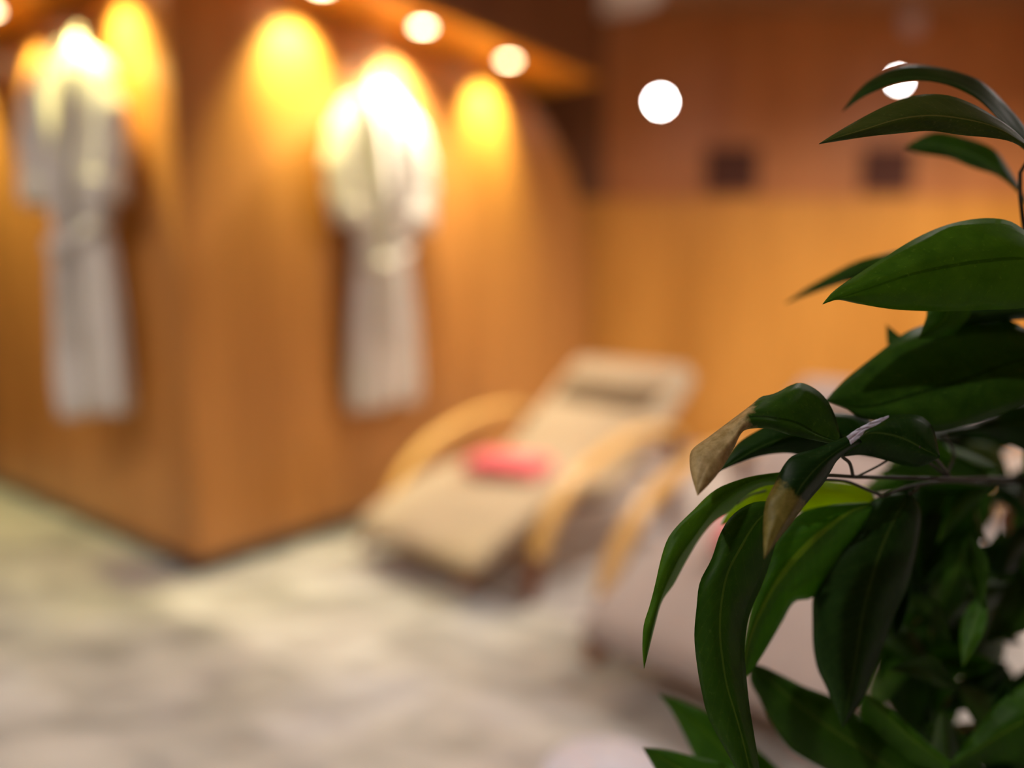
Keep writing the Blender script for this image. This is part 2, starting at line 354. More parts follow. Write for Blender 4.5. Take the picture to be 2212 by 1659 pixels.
bm = bmesh.new(); disc_lathe(bm, [(.25, -.038), (.12, -.05), (0, -.052)], 40); from_bm('cover', bm, M['pale_diff'], e, True)
# dark square grilles
for px, lab in ((1580, 'dark square wall grille left of centre on the upper back wall, below the bright lamp'), (1915, 'dark square wall grille farther right on the upper back wall, by the leaves')):
    v = FW+RT*((px-1106)/FPX)+UP*(-(370-829.5)/FPX); P = CAM+v*(YB/v.y)
    e = empty('wall_grille', (P.x, YB, P.z-.13), 0, lab, 'wall grille', 'dark square grilles on the back wall')
    bm = bmesh.new(); box(bm, (-.16, -.012, 0), (.16, -.0005, .27), .004); from_bm('frame', bm, M['dark_panel'], e)
    bm = bmesh.new()
    for k in range(9): box(bm, (-.14, -.018, .02+k*.027), (.14, -.0125, .033+k*.027))
    from_bm('slats', bm, M['dark_panel'], e)

# ---------------------------------------------------------------- hooks and robes
def hook(P, n, label):
    e = empty('wall_hook', P, math.atan2(n.y, n.x), label, 'hook')
    bm = bmesh.new(); box(bm, (.0005, -.02, -.035), (.010, .02, .035), .003); from_bm('back_plate', bm, M['steel'], e)
    bm = bmesh.new(); tube(bm, [(.008, 0, .0), (.04, 0, -.012), (.065, 0, -.006), (.072, 0, .02)], .006, 8, 14); from_bm('peg', bm, M['steel'], e, True)
def robe(P, yaw, label, open_front=False):
    """local x = across, y = away from the wall (+), z from hem"""
    e = empty('bathrobe', P, yaw, label, 'bathrobe', None)
    H = 1.36
    bm = bmesh.new(); nz, na = 44, 72; rings = []
    key = [(0, .215, .075), (.10, .225, .085), (.35, .215, .08), (.58, .19, .07), (.67, .165, .065), (.78, .20, .075), (.95, .235, .085), (1.12, .25, .085), (1.22, .235, .08), (1.29, .16, .065), (1.345, .07, .05), (1.36, .055, .045)]
    def prof(z):
        for (a, w0, d0), (b, w1, d1) in zip(key, key[1:]):
            if z <= b+1e-9:
                u = (z-a)/(b-a); u = u*u*(3-2*u); return w0+(w1-w0)*u, d0+(d1-d0)*u
        return key[-1][1:]
    rnd = random.Random(3 if open_front else 5)
    ph = [rnd.uniform(0, 6.28) for _ in range(4)]
    for i in range(nz):
        z = H*i/(nz-1); wd, dp = prof(z); ring = []
        fold = (.12*(1-z/H)+.03)
        for k in range(na):
            a = 2*math.pi*k/na
            f = 1+fold*(.6*math.sin(9*a+ph[0]+z*1.2)+.4*math.sin(15*a+ph[1]-z*2))
            x = wd*f*math.cos(a); y = dp*(1+fold*2*(math.sin(9*a+ph[0]+z*1.2)))*math.sin(a)
            if open_front and math.sin(a) > 0: y -= .10*math.exp(-((x+.01-(.02*z))/.045)**2)*min(1, math.sin(a)*2)
            if z < .25: z2 = z+.035*math.exp(-(x/.035)**2)*(1-z/.25)*(1 if not open_front else 1.2) - (.03*(x > 0)*(1-z/.25) if open_front else 0)
            else: z2 = z
            ring.append(bm.verts.new((x, y+.11, z2)))
        rings.append(ring)
    for A, B in zip(rings, rings[1:]):
        for k in range(na): bm.faces.new((A[k], A[(k+1) % na], B[(k+1) % na], B[k]))
    bm.faces.new(rings[-1]); bm.faces.new(rings[0][::-1])
    body = from_bm('robe_body', bm, M['robe'], e, True)
    for sg in (-1, 1):
        bm = bmesh.new(); tube(bm, [(sg*.10, .11, 1.27), (sg*.195, .115, 1.215), (sg*.255, .12, 1.10), (sg*.275, .125, .99), (sg*.262, .135, .88), (sg*.235, .14, .80)], lambda u: .05+.035*math.sin(min(1, u*1.4)*math.pi/2), 16, 30)
        for v in bm.verts: v.co.y = .12+(v.co.y-.12)*.85; v.co.x += .006*math.sin(v.co.z*45)
        from_bm('sleeve', bm, M['robe'], e, True)
        bm = bmesh.new(); tube(bm, [(sg*.243, .138, .855), (sg*.232, .141, .785)], lambda u: .088, 18, 6); cf = from_bm('cuff', bm, M['robe'], e, True)
        # shawl lapel
        bm = bmesh.new()
        pts = catmull([(sg*.03, .06, 1.36), (sg*.075, .13, 1.33), (sg*.085, .195, 1.22), (sg*.06, .21, 1.05), (sg*.02, .205, .85), (-sg*.01, .20, .70)], 26); rows = []
        for i, p in enumerate(pts):
            ww = .032+.02*math.sin(math.pi*i/25)
            rows.append([bm.verts.new((p.x-ww, p.y+.004, p.z)), bm.verts.new((p.x, p.y+.02, p.z)), bm.verts.new((p.x+ww, p.y+.004, p.z)), bm.verts.new((p.x, p.y-.01, p.z))])
        for A, B in zip(rows, rows[1:]):
            for k in range(4): bm.faces.new((A[k], A[(k+1) % 4], B[(k+1) % 4], B[k]))
        bm.faces.new(rows[0][::-1]); bm.faces.new(rows[-1]); from_bm('lapel', bm, M['robe'], e, True)
    # belt: round the waist, one side sagging, knot and ends
    bm = bmesh.new(); na = 48; rows = []
    for k in range(na):
        a = 2*math.pi*k/na; x = .185*math.cos(a); y = .11+.092*math.sin(a); z = .69-(.06*math.sin(a) if math.sin(a) > 0 else 0)+(-.35*x if math.sin(a) > 0 else -.35*x)*.6
        o2 = Vector((math.cos(a), math.sin(a), 0))*.008
        rows.append([bm.verts.new(Vector((x, y, z+s*.022))+o2*q) for s, q in ((-1, 0), (-1, 1), (1, 1), (1, 0))])
    for i in range(na):
        A, B = rows[i], rows[(i+1) % na]
        for k in range(4): bm.faces.new((A[k], A[(k+1) % 4], B[(k+1) % 4], B[k]))
    bl = from_bm('belt', bm, M['robe'], e, True)
    bm = bmesh.new(); bmesh.ops.create_icosphere(bm, subdivisions=3, radius=.042)
    for v in bm.verts: v.co = Vector((v.co.x*1.1+.06, v.co.y*.6+.215, v.co.z*.9+.615))
    from_bm('knot', bm, M['robe'], bl, True)
    for dx in (-.02, .03):
        bm = bmesh.new(); tube(bm, [(.06, .22, .60), (.06+dx*.6, .225, .5), (.06+dx, .215, .38), (.06+dx*1.1, .21, .27)], .016, 8, 16)
        for v in bm.verts: v.co.y = .215+(v.co.y-.215)*.45
        from_bm('belt_end', bm, M['robe'], bl, True)
    bm = bmesh.new(); tube(bm, [(-.02, .09, 1.355), (-.012, .065, 1.40), (.012, .065, 1.40), (.02, .09, 1.355)], .004, 6, 14); from_bm('hanging_loop', bm, M['robe'], e, True)
    return e
# white robe on the right face
t = .84; P = A0+D*t
r1 = robe((P.x, P.y, .50), math.atan2(Nn.y, Nn.x)-math.pi/2, 'wide white bathrobe with tied belt hanging on the orange right timber face'); r1.scale = (.82, .60, .955)
hook(Vector((P.x, P.y, 1.90)), Nn, 'dark metal hook above the white robe on the right timber face')
t = .43; P = A0+Lv*t
r2 = robe((P.x, P.y, .42), math.atan2(Nl.y, Nl.x)-math.pi/2, 'grey-white bathrobe hanging open on the shaded left timber face', True)
r2.location = (P.x+Nl.x*.05, P.y+Nl.y*.05, .56); r2.rotation_euler.z += math.radians(14); r2.scale = (.72, .75, .94)
hook(Vector((P.x, P.y, 1.895)), Nl, 'dark metal hook above the open robe on the left timber face')
P = A0+Lv*1.42; hook(Vector((P.x, P.y, 1.74)), Nl, 'bare dark metal hook near the left edge of the left timber face')

# ---------------------------------------------------------------- bentwood recliners
AZ = .7757; cd = Vector((math.sin(AZ), math.cos(AZ), 0)); cr = Vector((math.cos(AZ), -math.sin(AZ), 0))
def rounded_pad(prof, hw, th, n=44, m=14):
    """pad following prof (x,z) = top line; rounded sides"""
    pts = catmull([(p[0], 0, p[1]) for p in prof], n); bm = bmesh.new(); rings = []
    for i, p in enumerate(pts):
        t = (pts[min(i+1, n-1)]-pts[max(i-1, 0)]).normalized(); nn = Vector((-t.z, 0, t.x))
        u = i/(n-1); e = min(1, min(u, 1-u)*n/2.2); e = math.sqrt(max(.05, 1-(1-e)**2)); ring = []
        cen = p-nn*th/2
        for k in range(2*m):
            a = 2*math.pi*(k+.5)/(2*m); cx, cz = math.cos(a), math.sin(a)
            sx = math.copysign(abs(cx)**.18, cx); sz = math.copysign(abs(cz)**.5, cz)
            ring.append(bm.verts.new(Vector((cen.x, sx*hw*(.97+.03*e), cen.z))+nn*(sz*th/2*e)))
        rings.append(ring)
    for A, B in zip(rings, rings[1:]):
        for k in range(2*m): bm.faces.new((A[k], A[(k+1) % (2*m)], B[(k+1) % (2*m)], B[k]))
    bm.faces.new(rings[0][::-1]); bm.faces.new(rings[-1]); return bm
def recliner(label, cush):
    # local x along the chair (foot -> head), y to its left, z up
    e = empty('bentwood_recliner', (0, 0, 0), 0, label, 'recliner')
    prof = [(-.225, .15), (-.09, .213), (.06, .268), (.2, .298), (.34, .302), (.50, .285), (.60, .335), (.72, .43), (.87, .53), (1.03, .655)]
    from_bm('seat_cushion', rounded_pad(prof, .325, .065), cush, e, True)
    pp = [(.915, .585), (.95, .615), (.99, .648), (1.035, .68)]
    from_bm('headrest_pillow', rounded_pad(pp, .30, .06, 20), cush, e, True)
    bm = bmesh.new(); strip(bm, [(.82, .496), (.85, .520), (.88, .543), (.91, .567)], -.25, .25, .024, 10); from_bm('pillow_shade', bm, M['pillow_shade'], e)  # dark strip put in for the shadow line below the pillow
    # bent slat frame under the cushion
    bm = bmesh.new(); 
    for y in (-.27, .27): strip(bm, [(p[0]+.0, p[1]-.085) for p in prof], y-.02, y+.02, .022)
    bevmod(from_bm('seat_rail', bm, M['leg_wood'], e))
    for s in (-1, 1):
        y0, y1 = s*.395-.03, s*.395+.03
        bm = bmesh.new(); strip(bm, [(.0, .13), (.02, .19), (.09, .28), (.2, .362), (.33, .412), (.46, .447), (.60, .46), (.74, .45), (.80, .42)], y0, y1, .03); bevmod(from_bm('armrest', bm, M['bent'], e), .006)
        bm = bmesh.new(); strip(bm, [(-.045, .0), (-.035, .04), (-.012, .09), (.003, .14)], y0+.006, y1-.006, .032, 14); bevmod(from_bm('front_leg', bm, M['leg_wood'], e))
        bm = bmesh.new(); strip(bm, [(.79, .425), (.80, .3), (.78, .12), (.80, .0)], y0+.006, y1-.006, .032, 20); bevmod(from_bm('rear_leg', bm, M['leg_wood'], e))
    for x, z in ((.09, .185), (.66, .30)):
        bm = bmesh.new(); box(bm, (x-.02, -.37, z-.012), (x+.02, .37, z+.012)); bevmod(from_bm('cross_bar', bm, M['leg_wood'], e))
    bm = bmesh.new(); tube(bm, [(.02, -.37, .06), (.02, .37, .06)], .012, 8, 4); from_bm('front_rail', bm, M['leg_wood'], e)
    return e
O1 = Vector((-.198, 2.567, 0))
rz = math.atan2(cd.y, cd.x)
ch1 = recliner('beige cushioned bentwood recliner beside the arched timber face', M['cushion']); ch1.location = O1; ch1.rotation_euler.z = rz
ch2 = recliner('greige cushioned bentwood recliner at the right, half hidden behind the plant', M['cushion_grey']); ch2.location = O1+cr*1.12-cd*.08; ch2.rotation_euler.z = rz
def towel(O, label, dx=0, dy=0, ang=.35):
    """folded towel, local frame on the chair seat"""
    e = empty('folded_towel', (0, 0, 0), 0, label, 'towel')
    bm = bmesh.new()
    for k in range(3):
        prof = [(-.12+.004*k, .0+.014*k), (-.05, .006+.014*k), (.03, .003+.014*k), (.12-.005*k, .0+.014*k)]
        b2 = rounded_pad(prof, .15-.006*k, .015, 18, 8)
        me = bpy.data.meshes.new('t'); b2.to_mesh(me); b2.free(); bm.from_mesh(me); bpy.data.meshes.remove(me)
    for v in bm.verts: v.co.z += .012*math.sin(v.co.y*9+1)*math.cos(v.co.x*8)+.018
    bmesh.ops.recalc_face_normals(bm, faces=bm.faces[:])
    o = from_bm('folded_cloth', bm, M['towel'], e, True)
    e.location = O+cd*(.27+dx)+cr*(.0+dy)+Vector((0, 0, .306)); e.rotation_euler = (0, 0, rz+ang)
    return e
towel(O1, 'coral pink folded towel lying on the beige recliner seat')
towel(ch2.location, 'coral pink folded towel on the greige recliner, peeking out behind leaves', -.02, -.02)
# white stool at the bottom edge
v = FW+RT*((1312-1106)/FPX)+UP*(-(1668-829.5)/FPX); zt = .30; P = CAM+v*((zt-CAMH)/v.z)
bm = bmesh.new(); disc_lathe(bm, [(0, 0), (.085, 0), (.095, .01), (.115, .1), (.12, .16), (.112, .25), (.10, .285), (.09, .298), (0, .302)], 40)
o = from_bm('ceramic_stool', bm, M['stool'], None, True); o.location = (P.x, P.y, 0)
tag(o, 'small white glazed round stool on the stone floor at the bottom edge', 'stool')

# ---------------------------------------------------------------- the plant
plant = empty('potted_plant', (.50, .62, 0), 0, 'leafy green potted plant with long drooping leaves filling the right foreground', 'plant')
PL = Vector((.50, .62, 0))
def loc_mesh(bm):
    for v in bm.verts: v.co -= PL
bm = bmesh.new(); disc_lathe(bm, [(0, 0), (.12, 0), (.13, .01), (.165, .30), (.17, .32), (.16, .325), (.15, .30), (0, .295)], 40); from_bm('pot', bm, M['pot'], plant, True)
bm = bmesh.new(); disc_lathe(bm, [(0, .305), (.08, .31), (.149, .302)], 32); from_bm('soil', bm, M['soil'], plant, True)
def leaf(A, B, Mid, D0, D1, m, foldA=0, foldB=0, dmid=None, cup=.0, n=34, name='leaf', label=None, ns=5):
    """A, B: the two edges and Mid: the midrib, base -> tip (design coords); D: distance base/tip; fold: how far each edge lies behind the rib"""
    a, b, mid = [catmull([(p[0], p[1], 0) for p in q], n) for q in (A, B, Mid)]
    bm = bmesh.new(); uvl = bm.loops.layers.uv.new('UVMap'); rows = []
    for i in range(n):
        u = i/(n-1)
        d = D0+(D1-D0)*u
        if dmid is not None: d += (dmid-(D0+D1)/2)*4*u*(1-u)
        wgt = math.sin(math.pi*min(1, max(.0, u)))**.6 if 0 < u < 1 else 0
        row = []
        for k in range(-ns, ns+1):
            q = abs(k)/ns; e = (a if k < 0 else b)[i]
            x = mid[i].x+(e.x-mid[i].x)*q; y = mid[i].y+(e.y-mid[i].y)*q
            dd = d+(foldA if k < 0 else foldB)*wgt*(q**1.1)-cup*wgt*math.sin(math.pi*q)+.0012*math.sin(u*23+k)*q*wgt
            if k == 0: dd += .0012
            row.append((bm.verts.new(W(x, y, dd)-PL), (u, .5+.5*k/ns)))
        rows.append(row)
    for R, S in zip(rows, rows[1:]):
        for k in range(len(R)-1):
            q4 = (R[k], R[k+1], S[k+1], S[k])
            try: f = bm.faces.new([v[0] for v in q4])
            except ValueError: continue
            for l, v in zip(f.loops, q4): l[uvl].uv = v[1]
    me = bpy.data.meshes.new('leaf'); bm.to_mesh(me); bm.free()
    o = new_obj('leaf', me, m, plant, True)
    s = o.modifiers.new('thickness', 'SOLIDIFY'); s.thickness = .0004; s.offset = 0
    if label: o['label'] = label
    return o
LM = M
# 1 top dark leaf
leaf([(2242, 330), (2212, 272), (2160, 212), (2125, 180), (2100, 166), (2030, 146), (1960, 141), (1890, 166), (1850, 200), (1819, 242)],
     [(2246, 340), (2205, 318), (2150, 250), (2110, 214), (2060, 188), (2010, 176), (1950, 177), (1900, 193), (1860, 213), (1819, 242)],
     [(2244, 335), (2200, 300), (2150, 238), (2110, 204), (2060, 180), (2010, 170), (1950, 169), (1895, 185), (1855, 209), (1819, 242)], .53, .57, LM['leaf_deep'], .02, -.004)
# 2 olive lit leaf
leaf([(2238, 330), (2190, 281), (2140, 247), (2090, 220), (2040, 205), (1980, 206), (1920, 226), (1860, 256), (1800, 291), (1769, 311)],
     [(2238, 338), (2190, 308), (2150, 299), (2080, 292), (2010, 283), (1930, 289), (1860, 297), (1800, 306), (1769, 311)],
     [(2238, 334), (2185, 293), (2140, 271), (2080, 257), (2010, 250), (1940, 258), (1870, 279), (1800, 300), (1769, 311)], .50, .50, LM['leaf_olive'], .018, .006)
# 3 soft small leaf below it
leaf([(2226, 450), (2205, 408), (2175, 358), (2150, 325), (2120, 309), (2080, 296), (2035, 286), (2010, 288), (1982, 300), (1952, 319)],
     [(2224, 458), (2205, 424), (2180, 398), (2150, 378), (2100, 362), (2050, 342), (2000, 334), (1975, 328), (1952, 319)],
     [(2225, 454), (2205, 416), (2175, 385), (2145, 358), (2100, 335), (2050, 320), (2000, 315), (1952, 319)], .60, .66, LM['leaf_mid'], .01, .01)
# 5 blurred leaf behind the big one
leaf([(2040, 530), (1960, 538), (1900, 551), (1850, 565), (1800, 590), (1740, 624), (1694, 656)],
     [(2040, 560), (1960, 575), (1880, 598), (1820, 612), (1760, 632), (1694, 656)],
     [(2040, 545), (1960, 556), (1880, 575), (1810, 602), (1750, 630), (1694, 656)], .62, .66, LM['leaf_mid'], .01, .01)
# 4 big fresh green leaf
leaf([(2300, 560), (2240, 520), (2190, 482), (2150, 472), (2100, 474), (2040, 488), (1980, 514), (1920, 550), (1850, 595), (1800, 630), (1777, 657)],
     [(2300, 575), (2260, 640), (2212, 664), (2130, 669), (2060, 672), (1980, 671), (1920, 667), (1850, 655), (1805, 647), (1777, 657)],
     [(2300, 568), (2212, 557), (2130, 563), (2050, 575), (1970, 592), (1880, 622), (1777, 657)], .50, .50, LM['leaf_green_dr'], .02, .012, None, .004, 44)
# stubs between the big leaf and the wide dark one
leaf([(2060, 600), (2020, 620), (2001, 650), (2002, 680), (1996, 700), (1985, 730)], [(2090, 600), (2100, 650), (2090, 690), (2050, 725), (1985, 732)], [(2075, 600), (2055, 650), (2040, 690), (1985, 731)], .55, .55, LM['leaf_green'], .01, .01)
leaf([(2300, 660), (2230, 650), (2150, 655), (2066, 668), (2040, 700)], [(2300, 700), (2240, 690), (2188, 692), (2120, 705), (2040, 702)], [(2300, 680), (2200, 672), (2120, 680), (2040, 701)], .57, .57, LM['leaf_deep'], .01, .01)
leaf([(1990, 800), (1940, 790), (1918, 745), (1914, 701)], [(2000, 790), (1975, 750), (1938, 720), (1914, 701)], [(1995, 795), (1950, 760), (1925, 725), (1914, 701)], .60, .62, LM['leaf_mid'], .0, .0)
# 6 wide dark leaf
leaf([(2300, 740), (2250, 722), (2212, 708), (2185, 694), (2120, 686), (2060, 689), (2000, 701), (1960, 716), (1925, 741), (1880, 776), (1830, 816), (1800, 846), (1783, 866)],
     [(2300, 765), (2250, 850), (2212, 873), (2130, 905), (2060, 925), (2018, 932), (1960, 922), (1900, 910), (1850, 900), (1835, 886), (1783, 866)],
     [(2300, 752), (2212, 775), (2150, 795), (2080, 822), (1990, 848), (1906, 874), (1850, 880), (1783, 866)], .56, .545, LM['leaf_mid_dr'], .03, -.006, None, .006, 48)
leaf([(2300, 850), (2240, 862), (2170, 885), (2110, 912), (2060, 925), (2030, 938)], [(2300, 990), (2240, 985), (2180, 960), (2100, 940), (2030, 940)], [(2300, 920), (2220, 915), (2120, 925), (2030, 939)], .60, .60, LM['leaf_deep'], .01, .01)
# 8 dark leaf behind the curled one
leaf([(1925, 985), (1912, 940), (1870, 904), (1810, 893), (1750, 895), (1690, 905), (1630, 934), (1590, 962), (1551, 1019)],
     [(1925, 990), (1900, 990), (1860, 984), (1800, 978), (1740, 984), (1700, 978), (1640, 985), (1590, 1002), (1551, 1019)],
     [(1925, 987), (1870, 955), (1800, 938), (1730, 938), (1655, 960), (1600, 990), (1551, 1019)], .54, .53, LM['leaf_deep'], .012, .008, None, .002, 40)
# 9 right hand leaf of the same whorl
leaf([(2030, 985), (2024, 955), (2018, 930), (2005, 911), (1985, 898), (1945, 895), (1915, 901), (1880, 925), (1850, 950), (1818, 987)],
     [(2030, 988), (2012, 998), (1985, 1008), (1950, 1004), (1900, 991), (1860, 983), (1818, 987)],
     [(2030, 986), (1995, 970), (1960, 951), (1920, 938), (1875, 936), (1845, 960), (1818, 987)], .515, .52, LM['leaf_deep'], .012, .01, None, .002, 36)
# pale sliver that paints the glare along the leaf edge
leaf([(1920, 898), (1890, 908), (1850, 928), (1829, 943)], [(1920, 901), (1895, 917), (1868, 930), (1862, 940), (1838, 960)], [(1920, 899), (1893, 912), (1860, 930), (1834, 950)], .483, .483, LM['leaf_glare'], .001, .001, label='silvery white glare painted as a sliver on the leaf')
# 7 curled leaf with the dry tan end
leaf([(1815, 945), (1806, 905), (1790, 870), (1765, 843), (1730, 827), (1700, 836), (1687, 844), (1665, 853), (1645, 857), (1622, 876), (1570, 915), (1530, 945), (1494, 973), (1490, 1000), (1496, 1035), (1507, 1071)],
     [(1815, 962), (1780, 955), (1745, 948), (1700, 938), (1660, 926), (1630, 925), (1604, 932), (1585, 968), (1560, 1010), (1535, 1042), (1507, 1071)],
     [(1815, 955), (1770, 940), (1720, 914), (1670, 903), (1640, 900), (1612, 903), (1585, 935), (1550, 970), (1524, 1005), (1508, 1050), (1507, 1071)], .51, .47, LM['leaf_dry'], .02, .004, None, .003, 50, label='green leaf with a dry tan curled end')
# 12 lime leaf, its backlight partly painted into the colour
leaf([(1890, 1075), (1870, 1052), (1800, 1040), (1740, 1030), (1680, 1034), (1620, 1048), (1590, 1082), (1567, 1115), (1557, 1134)],
     [(1890, 1080), (1860, 1092), (1800, 1097), (1740, 1106), (1690, 1104), (1650, 1110), (1610, 1120), (1557, 1134)],
     [(1890, 1078), (1800, 1068), (1720, 1058), (1660, 1066), (1600, 1095), (1557, 1134)], .58, .56, LM['leaf_backlit'], .01, .01)
# 11 long leaf arching out to the left
leaf([(1700, 1018), (1620, 1030), (1560, 1050), (1530, 1070), (1500, 1100), (1462, 1137), (1443, 1163), (1430, 1200), (1416, 1260), (1403, 1310), (1391, 1350), (1388, 1400), (1391, 1444)],
     [(1700, 1046), (1650, 1050), (1605, 1075), (1575, 1105), (1542, 1127), (1512, 1162), (1482, 1212), (1455, 1262), (1430, 1298), (1415, 1348), (1402, 1400), (1391, 1444)],
     [(1700, 1030), (1640, 1038), (1590, 1062), (1550, 1092), (1508, 1145), (1470, 1198), (1446, 1245), (1424, 1302), (1406, 1370), (1391, 1444)], .52, .49, LM['leaf_green_dr'], .002, .035, None, .002, 46)
# 13 long hanging leaf
leaf([(1690, 1085), (1630, 1085), (1585, 1110), (1557, 1150), (1537, 1208), (1512, 1258), (1505, 1310), (1500, 1370), (1505, 1430), (1515, 1490), (1530, 1550), (1556, 1600), (1590, 1660), (1625, 1720)],
     [(1695, 1090), (1685, 1130), (1668, 1200), (1645, 1265), (1618, 1330), (1608, 1400), (1611, 1450), (1618, 1520), (1629, 1590), (1640, 1659), (1645, 1720)],
     [(1692, 1087), (1640, 1120), (1595, 1190), (1570, 1240), (1557, 1310), (1555, 1370), (1560, 1420), (1570, 1480), (1585, 1530), (1605, 1600), (1632, 1720)], .51, .48, LM['leaf_mid'], .004, .02, None, .003, 50)
# 10 leaf with the browned tip, in front
leaf([(1850, 935), (1810, 950), (1760, 970), (1712, 985), (1690, 1010), (1672, 1048), (1655, 1082), (1649, 1125), (1649, 1165), (1651, 1207)],
     [(1862, 955), (1835, 972), (1808, 995), (1793, 1020), (1778, 1045), (1760, 1066), (1738, 1092), (1710, 1130), (1680, 1167), (1651, 1207)],
     [(1856, 945), (1800, 980), (1755, 1020), (1722, 1065), (1698, 1110), (1672, 1160), (1651, 1207)], .49, .46, LM['leaf_brown'], .008, .012, None, .002, 40, label='green leaf with a browned lower half')
# 14 green leaf with a bright lime rib
leaf([(1880, 1085), (1800, 1090), (1738, 1104), (1700, 1132), (1668, 1182), (1645, 1245), (1622, 1320), (1608, 1392), (1604, 1430), (1606, 1470)],
     [(1885, 1095), (1840, 1180), (1790, 1255), (1752, 1292), (1716, 1300), (1690, 1342), (1662, 1390), (1637, 1430), (1606, 1470)],
     [(1882, 1090), (1835, 1105), (1762, 1160), (1702, 1222), (1662, 1282), (1632, 1342), (1613, 1400), (1606, 1470)], .55, .54, LM['leaf_rib'], .01, .03, None, .002, 40)
# 15 large dark hanging leaf
leaf([(1960, 1065), (1900, 1072), (1850, 1110), (1800, 1170), (1770, 1232), (1756, 1290), (1755, 1340), (1757, 1400), (1766, 1445), (1785, 1485), (1803, 1530), (1820, 1572)],
     [(1970, 1068), (1988, 1100), (1986, 1150), (1975, 1210), (1958, 1272), (1930, 1335), (1906, 1400), (1888, 1450), (1862, 1512), (1820, 1572)],
     [(1965, 1066), (1930, 1125), (1902, 1190), (1881, 1260), (1866, 1320), (1856, 1380), (1845, 1450), (1820, 1572)], .56, .56, LM['leaf_deep'], .015, .012, None, .003, 44)
# lower leaves
leaf([(1760, 1740), (1690, 1670), (1640, 1622), (1600, 1588), (1540, 1545), (1480, 1517), (1423, 1499)],
     [(1700, 1760), (1600, 1740), (1525, 1690), (1497, 1628), (1475, 1582), (1450, 1535), (1423, 1499)],
     [(1730, 1750), (1640, 1690), (1560, 1615), (1500, 1560), (1423, 1499)], .62, .64, LM['leaf_green'], .01, .012)
leaf([(1700, 1700), (1600, 1662), (1540, 1642), (1490, 1632), (1440, 1620), (1388, 1615)], [(1700, 1760), (1560, 1780), (1450, 1740), (1418, 1668), (1388, 1615)], [(1700, 1730), (1560, 1700), (1460, 1655), (1388, 1615)], .56, .58, LM['leaf_green'], .01, .01)
leaf([(1990, 1660), (1930, 1600), (1850, 1540), (1790, 1503), (1740, 1484), (1690, 1459), (1650, 1440), (1622, 1432)],
     [(1960, 1720), (1860, 1700), (1770, 1656), (1712, 1622), (1690, 1598), (1665, 1560), (1640, 1508), (1620, 1470), (1622, 1432)],
     [(1975, 1690), (1880, 1630), (1790, 1570), (1710, 1510), (1622, 1432)], .60, .61, LM['leaf_mid'], .01, .01, None, .003, 36)
leaf([(2060, 1650), (1990, 1590), (1940, 1545), (1900, 1515), (1862, 1495)], [(2050, 1665), (1960, 1650), (1890, 1600), (1858, 1540), (1862, 1495)], [(2055, 1656), (1985, 1608), (1930, 1560), (1862, 1495)], .58, .60, LM['leaf_green'], .004, .02)
leaf([(2320, 1420), (2230, 1465), (2160, 1515), (2120, 1560), (2085, 1605), (2050, 1655)], [(2320, 1640), (2250, 1650), (2160, 1648), (2100, 1655), (2050, 1655)], [(2320, 1530), (2220, 1555), (2140, 1600), (2050, 1655)], .60, .62, LM['leaf_green'], .012, .012)
# foliage further in: leaves of the same kind at greater distance
GAPS = [(2182, 985, 12), (2186, 1006, 7), (2165, 1118, 16), (2140, 1150, 6), (2196, 1420, 23), (2088, 1550, 7), (1912, 1614, 5), (1940, 1655, 6), (2200, 697, 13),
        (1840, 1010, 22), (1740, 1300, 40), (1690, 1390, 60), (1660, 1560, 55), (1715, 1610, 40), (1760, 1440, 40)]
def ok(poly):
    for gx, gy, gr in GAPS:
        for x, y, hw in poly:
            if (x-gx)**2+(y-gy)**2 < (gr+hw)**2: return False
    return True
rn = random.Random(11); cnt = 0; tries = 0
mats = ['leaf_deep', 'leaf_mid', 'leaf_mid_dr', 'leaf_deep', 'leaf_mid', 'leaf_green']
prf = [0.05, .55, .85, 1, .97, .82, .58, .3, 0]
cover = {}
while cnt < 34 and tries < 40000:
    tries += 1
    dep = rn.uniform(.58, .74); ln = rn.uniform(150, 330)*(.8 if tries > 6000 else 1)*(.75 if tries > 20000 else 1)
    bx = rn.uniform(1880, 2340); by = rn.uniform(940, 1720)
    ang = rn.uniform(.8, 3.5); wd = ln*rn.uniform(.13, .2)
    tx, ty = bx+math.cos(ang)*ln, by+math.sin(ang)*ln*.9
    mx_, my_ = (bx+tx)/2+rn.uniform(-15, 15), (by+ty)/2-rn.uniform(5, 35)
    nx, ny = -(ty-by)/ln, (tx-bx)/ln
    mid = catmull([(bx, by, 0), (mx_, my_, 0), (tx, ty, 0)], 9)
    if any(q.x-wd < 1800 or q.x > 2400 for q in mid) or min(q.y for q in mid) < 940: continue
    if any((q.x < 1985-(q.y-1080)*.28 and q.x < 1990 and q.y > 1080 and q.x < 1850) for q in mid): continue
    if not ok([(q.x, q.y, wd*p) for q, p in zip(mid, prf)]): continue
    cells = {(int(q.x+nx*wd*p*f)//20, int(q.y+ny*wd*p*f)//20) for q, p in zip(mid, prf) for f in (-.55, -.28, 0, .28, .55)}
    cells = {c for c in cells if c[0]*20 < 2212 and c[1]*20 < 1659}
    if not cells or sum(1 for c in cells if cover.get(c, 0) == 0) < len(cells)*(.34 if tries < 20000 else .16): continue
    for c in cells: cover[c] = cover.get(c, 0)+1
    A_ = [(q.x+nx*wd*p, q.y+ny*wd*p) for q, p in zip(mid, prf)]; B_ = [(q.x-nx*wd*p, q.y-ny*wd*p) for q, p in zip(mid, prf)]
    leaf(A_, B_, [(q.x, q.y) for q in mid], dep, dep+rn.uniform(-.04, .05), LM[rn.choice(mats)], rn.uniform(-.02, .03), rn.uniform(-.02, .03), None, 0, 20, ns=3)
    cnt += 1
